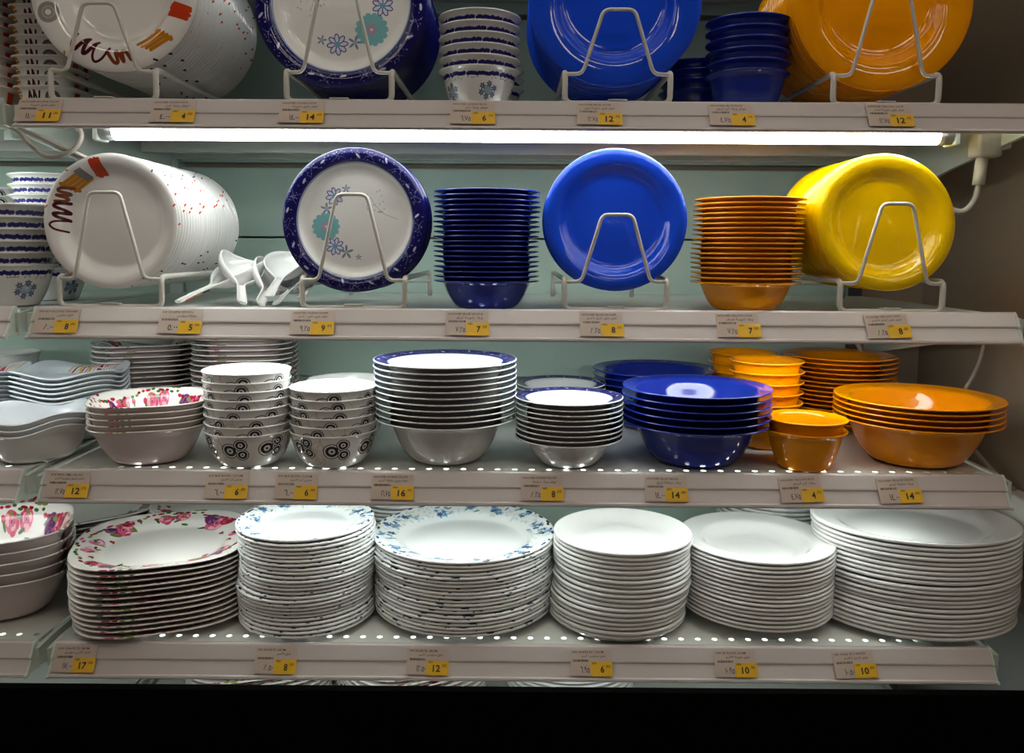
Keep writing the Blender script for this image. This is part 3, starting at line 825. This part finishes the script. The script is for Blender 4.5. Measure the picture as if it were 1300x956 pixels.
# ------------------------------------------------------------------ white ladle spoons
def spoon_mesh():
    """handle tip at the origin, bowl towards +Y, open side up"""
    st = [(0, .0050, .003, .004), (.006, .0066, .003, .004), (.04, .0060, .0035, .004), (.068, .0062, .005, .002), (.082, .013, .012, -.003),
          (.098, .023, .021, -.008), (.120, .0295, .028, -.012), (.142, .0285, .028, -.011), (.160, .0210, .021, -.006), (.171, .008, .008, .002)]
    pts = spline([(s[0], s[1], s[2]) for s in st], 4)
    zz_ = spline([(s[0], s[3], 0) for s in st], 4)
    bm = bmesh.new(); rows = []
    N = 14
    for p, q in zip(pts, zz_):
        s, w, d = p; lift = q.y
        row = []
        for k in range(N + 1):
            a = PI * k / N
            row.append(bm.verts.new((-w * math.cos(a), s, lift + d - d * math.sin(a) ** .8 + .001)))
        rows.append(row)
    for r0, r1 in zip(rows[:-1], rows[1:]):
        for k in range(N):
            bm.faces.new((r0[k], r0[k + 1], r1[k + 1], r1[k]))
    for row in (rows[0], rows[-1]):
        bm.faces.new(row)
    bmesh.ops.recalc_face_normals(bm, faces=bm.faces)
    bmesh.ops.solidify(bm, geom=bm.faces[:], thickness=.0022)
    me = bpy.data.meshes.new('ladle_spoon')
    bmesh.ops.scale(bm, vec=(1.16, 1.0, 1.1), verts=bm.verts[:])
    bm.to_mesh(me); bm.free()
    me.materials.append(M['white'])
    me.polygons.foreach_set('use_smooth', [True] * len(me.polygons))
    return me
SPOON = spoon_mesh()
SP = [
    (-.482, .024, .004, 17, 0, -.42, 'white ladle spoon with a painted handle, lying askew beside the rack'),
    (-.396, .020, .004, 20, 24, .34, 'white ladle spoon with raised open bowl, nearest the painted handle'),
    (-.372, .020, .003, 15, 36, .16, 'white ladle spoon wedged beneath the uppermost spoon'),
    (-.354, .020, .012, 20, -4, .04, 'uppermost white ladle spoon, bowl open towards the aisle'),
    (-.340, .016, .004, 14, -25, -.04, 'white ladle spoon beside the navy-rimmed plates, handle forward'),
    (-.322, .070, .008, 17, -8, -.02, 'rearmost white ladle spoon by the navy-rimmed plates'),
]
for i, (x, y, dz, pitch, roll, yaw, lab) in enumerate(SP):
    t = empty('ladle_spoon', (x, y, DECK[3] + dz), lab, 'spoon', 'white ladle spoons')
    t.rotation_euler = (Matrix.Rotation(yaw, 3, 'Z') @ Matrix.Rotation(math.radians(pitch), 3, 'X') @ Matrix.Rotation(math.radians(roll), 3, 'Y')).to_euler()
    link('spoon_body', SPOON, M['white'], t)
    if i in (0, 3):
        for j, c in enumerate(('red', 'must', 'mar')):
            key = 'paint_' + c
            if key not in M: M[key] = mat('painted_' + c, tuple(v ** 2.2 for v in SCR[c]), .3)
            link('painted_stripe', box_mesh('painted_stripe', [(-.005, .005, .012 + j * .017, .024 + j * .017, .0040, .0068)], .0006), M[key], t, smooth=False)

# ------------------------------------------------------------------ price tags in the rails
def shape_arabic(s):
    F = {}
    for c in range(0xFE80, 0xFEFD):
        d = unicodedata.decomposition(chr(c)).split()
        if len(d) == 2: F[(chr(int(d[1], 16)), d[0][1:-1])] = chr(c)
    out = []
    for i, ch in enumerate(s):
        p = s[i - 1] if i else ' '; n = s[i + 1] if i + 1 < len(s) else ' '
        joinl = (p, 'initial') in F and (ch, 'final') in F
        joinr = (n, 'final') in F and (ch, 'initial') in F
        k = 'medial' if joinl and joinr else 'final' if joinl else 'initial' if joinr else 'isolated'
        out.append(F.get((ch, k), ch))
    words, cur = [], ''
    r = ''.join(reversed(out))
    import re
    return re.sub('[\u0660-\u0669.]+', lambda m: m.group(0)[::-1], r)

TXT = {}
def text_tris(s, bold=0.0):
    if s in TXT: return TXT[s]
    cu = bpy.data.curves.new('lettering', 'FONT')
    cu.body = s; cu.resolution_u = 2; cu.offset = .025 if s.isdigit() and s.isascii() else .008
    o = bpy.data.objects.new('lettering', cu); COL.objects.link(o)
    dg = bpy.context.evaluated_depsgraph_get()
    me = bpy.data.meshes.new_from_object(o.evaluated_get(dg))
    v = np.array([(p.co.x, p.co.y) for p in me.vertices]) if len(me.vertices) else np.zeros((0, 2))
    f = [tuple(p.vertices) for p in me.polygons]
    bpy.data.objects.remove(o); bpy.data.curves.remove(cu); bpy.data.meshes.remove(me)
    TXT[s] = (v, f)
    return TXT[s]

FACE0 = Vector((0, -.0037, .0030)); FACE1 = Vector((0, -.0240, -.0318))
FV = (FACE0 - FACE1).normalized(); FL = (FACE0 - FACE1).length
FN = Vector((1, 0, 0)).cross(FV); FN = FN if FN.y < 0 else -FN
def price_tag(k, X, name, arab, price, dirham, label, tilt=0.0, fils='.75'):
    t = empty('price_tag', (X, -.0139, DECK[k] - .0144), label, 'price tag', 'shelf price tags')
    m = Matrix(((1, FV.x, FN.x), (0, FV.y, FN.y), (0, FV.z, FN.z)))
    # local axes: x along the rail, y up the face, z out of it
    t.rotation_euler = (m @ Matrix.Rotation(tilt, 3, 'Z')).to_euler()
    w, h = .029, .0176
    z0 = .0024
    link('card', box_mesh('card', [(-w, w, -h, h, z0, z0 + .0005)]), M['card'], t, smooth=False)
    link('price_sticker', box_mesh('price_sticker', [(-.001, w + .0012, -h - .0006, .0010, z0 + .0004, z0 + .0009)]), M['sticker'], t, smooth=False)
    vs, fs = [], []
    def word(s, x0, y0, width, height, align='l', zz=z0 + .0007):
        v, f = text_tris(s)
        if not len(v): return
        lo, hi = v.min(0), v.max(0)
        sx = width / (hi[0] - lo[0]); sy = height / (hi[1] - lo[1])
        b = len(vs)
        for p in v: vs.append((x0 + (p[0] - lo[0]) * sx, y0 + (p[1] - lo[1]) * sy, zz))
        for q in f: fs.append(tuple(b + i for i in q))
    word(name, -w + .003, .0125, min(.052, .0026 * len(name)), .0028)
    ar = shape_arabic(arab)
    wa = min(.040, .0024 * len(arab))
    word(ar, .021 - wa, .0058, wa, .0046)
    rd = random.Random(k * 100 + int(X * 1000))
    x = -w + .004                                             # bar code strokes
    while x < -.003:
        b = len(vs); q = rd.choice([.0004, .0006, .001])
        for (a, c) in ((x, .0012), (x + q, .0012), (x + q, .0042), (x, .0042)): vs.append((a, c, z0 + .0007))
        fs.append((b, b + 1, b + 2, b + 3)); x += q + rd.choice([.0004, .0007])
    word(dirham, -.0150, -.0135, .0130, .0085)
    word('AED', .001, -.0022, .0070, .0026, zz=z0 + .0011)
    wd = .0052 * len(price)
    word(price, .0185 - wd, -.0135, wd, .0092, zz=z0 + .0011)
    word(fils, .0200, -.0070, .0070, .0036, zz=z0 + .0011)
    me = bpy.data.meshes.new('printed_lettering')
    me.from_pydata(vs, [], fs)
    link('printed_lettering', me, M['ink'], t, smooth=False)

TAGS = [
    (2, -.640, 'HOOVER ECLIPSE SOUP', 'هوفر طبق شوربة', '11', '١١.٠٠', 'price tag reading 11 at the joint of the uppermost rail', '.00'),
    (2, -.464, 'HOOVER OCEAN RICE', 'هوفر وعاء ارز', '4', '٤.٠٠', 'price tag reading 4 under the brush-stroke soup plates', '.00'),
    (2, -.295, 'HOOVER OCEAN SOUP', 'هوفر طبق شوربة', '14', '١٤.٠٠', 'price tag reading 14 under the navy-rimmed soup plates', '.00'),
    (2, -.071, 'HOOVER OCEAN RICE', 'هوفر وعاء ارز', '6', '٦.٧٥', 'price tag reading 6 under the navy-banded rice bowls', '.75'),
    (2, .095, 'HOOVER BLUE SOUP', 'هوفر طبق شوربة ازرق', '12', '١٢.٧٥', 'price tag reading 12 under the cobalt soup plates', '.75'),
    (2, .268, 'HOOVER BLUE RICE', 'هوفر وعاء ارز ازرق', '4', '٤.٧٥', 'price tag reading 4 under the blue rice bowls', '.75'),
    (2, .475, 'HOOVER YELLOW SOUP', 'هوفر طبق شوربة اصفر', '12', '١٢.٧٥', 'price tag reading 12 under the orange-yellow soup plates', '.75'),
    (3, -.632, 'SW ECT ECLIPSE DINNER', 'طبق سرفيس', '8', '٨.٠٠', 'pinkish price tag reading 8 at the rail joint under brush-stroke dessert plates', '.00'),
    (3, -.465, 'SW ECLIPSE SPOON', 'ملعقة سرفيس', '5', '٥.٠٠', 'price tag reading 5 under the ladle spoons', '.00'),
    (3, -.287, 'HOOVER OCEAN DINER', 'هوفر طبق ملون ٢٠سم', '9', '٩.٢٥', 'price tag reading 9 under the navy-rimmed dinner plates', '.25'),
    (3, -.078, 'HOOVER BLUE SOUP B', 'وعاء شوربة ازرق', '7', '٧.٢٥', 'price tag reading 7 under the tall blue bowl stack', '.25'),
    (3, .103, 'HOOVER BLUE DINNER', 'طبق ملون ازرق ٢٥سم', '8', '٨.٢٥', 'price tag reading 8 under the cobalt dinner plates', '.25'),
    (3, .287, 'HOOVER YELLOW SOUP', 'وعاء شوربة اصفر', '7', '٧.٢٥', 'price tag reading 7 under the amber soup bowls', '.25'),
    (3, .488, 'HOOVER YELLOW DISH', 'طبق ملون اصفر ٢٥سم', '8', '٨.٢٥', 'price tag reading 8 under the golden yellow dinner plates', '.25'),
    (4, -.629, 'SUP BWL SML SALAD', 'صحن عميق سوبريم ٢٢سم', '12', '١٢.٧٥', 'price tag reading 12 between clover and rose bowls', '.75'),
    (4, -.410, 'SW BLK BOWL 12.5CM', 'صحن ارز ١٢سم', '6', '٦.٠٠', 'price tag reading 6 under the taller ring bowl stack', '.00'),
    (4, -.314, 'SW BLK BOWL 12.5CM', 'صحن ارز ١٢سم', '6', '٦.٠٠', 'price tag reading 6 under the shorter ring bowl stack', '.00'),
    (4, -.181, 'HOOVER OCEAN SALAD', 'هوفر طبق سلطة ٢٠سم', '16', '١٦.٧٥', 'price tag reading 16 under the large navy-rimmed salad bowls', '.75'),
    (4, .025, 'HOOVER OCEAN SALAD', 'هوفر وعاء سلطة', '8', '٨.٢٥', 'price tag reading 8 under the small navy-rimmed bowls', '.25'),
    (4, .196, 'HOOVER BLUE SALAD', 'وعاء سلطة ازرق', '14', '١٤.٠٠', 'price tag reading 14 under the cobalt salad bowls', '.00'),
    (4, .382, 'HOOVER YELLOW RICE', 'وعاء ارز اصفر', '4', '٤.٧٥', 'price tag reading 4 under the pair of amber rice bowls', '.75'),
    (4, .517, 'HOOVER YELLOW SALAD', 'وعاء سلطة اصفر', '14', '١٤.٠٠', 'price tag reading 14 under the yellow salad bowls', '.00'),
    (5, -.633, 'SUP USA PLTE 28CM', 'طبق كاشي سوبريم', '17', '١٧.٠٠', 'price tag reading 17 at the rail joint under the rose plates', '.00'),
    (5, -.349, 'SW ROSE PL 24CM', 'طبق ٢٤سم', '8', '٨.٥٠', 'price tag reading 8 under the narrow flowered plates', '.50'),
    (5, -.134, 'SW ROSE PL 28CM', 'طبق سرفيس ٢٨سم', '12', '١٢.٥٠', 'price tag reading 12 under the wide flowered plates', '.50'),
    (5, .097, 'SW WHITE PLT 20CM', 'طبق سرفيس ٢٠سم', '6', '٦.٩٥', 'price tag reading 6 under the plain white plates', '.95'),
    (5, .301, 'SW SP PLATE 23CM', 'طبق شوربة ٢٣سم', '10', '١٠.٩٥', 'price tag reading 10 under the white soup plates', '.95'),
    (5, .469, 'SW OVAL PLT WHITE', 'طبق تقديم ٣٥سم', '10', '١٠.٥٠', 'price tag reading 10 under the large oval plates', '.50'),
]
rt = random.Random(6)
for k, X, nm, ar, pr, dh, lab, fl in TAGS:
    price_tag(k, X, nm, ar, pr, dh, lab, (.05 if X > .37 else 0) * (k >= 3) + rt.uniform(-.012, .012), fl)

# ------------------------------------------------------------------ cables and plug
def cable(name, pts, r, label):
    o = link(name, sweep(name, [spline(pts, 10)], r, 8), M['cable'])
    return tag(o, label, 'cable')
cable('power_cable', [(-.80, .005, CZ + .195), (-.735, .005, CZ + .176), (-.690, .012, CZ + .158), (-.676, .02, CZ + .140), (-.656, .026, CZ + .123), (-.626, .03, CZ + .130),
                      (-.612, .034, CZ + .150), (-.622, .038, CZ + .166), (-.648, .045, CZ + .172)], .0036, 'looped cream cable hanging at the joint below the uppermost rail')
cable('power_cable', [(-.690, .022, CZ + .160), (-.650, .03, CZ + .142), (-.610, .05, CZ + .122), (-.575, .12, CZ + .100), (-.55, .30, CZ + .07), (-.55, .48, CZ + .05)], .0034, 'straight cream cable running from the joint behind the brush-stroke plates')
pt = empty('power_plug', (.660, .085, CZ + .175), 'cream plug hanging with its cable beside the batten end', 'plug')
link('plug_body', box_mesh('plug_body', [(-.018, .018, -.016, .016, -.040, .0)], .005), M['plug'], pt)
link('plug_neck', sweep('plug_neck', [[(-.003, 0, -.040), (-.005, 0, -.062), (-.006, 0, -.078)]], .0085, 12), M['plug'], pt)
link('plug_pin_block', box_mesh('plug_pin_block', [(.010, .032, -.012, .012, -.028, -.006)], .003), M['plug'], pt)
link('plug_cable', sweep('plug_cable', [spline([(-.006, 0, -.076), (-.008, .004, -.10), (-.022, .012, -.116), (-.05, .03, -.105), (-.085, .09, -.10), (-.10, .25, -.10)], 8)], .0045, 8), M['cable'], pt)
cable('wall_cable', [(.775, .25, DECK[3] - .05), (.772, .25, CZ - .160), (.765, .252, CZ - .195), (.745, .256, CZ - .236), (.71, .27, CZ - .275), (.69, .30, DECK[4] + .01)], .0033, 'thin cream cable dropping behind the yellow salad bowls')
cable('wall_cable', [(.60, .40, CZ - .125), (.645, .40, CZ - .20), (.70, .39, CZ - .245), (.765, .34, CZ - .30), (.782, .20, CZ - .365), (.786, .16, CZ - .376)], .0042, 'grey cable slanting across the brown wall behind the yellow plates')
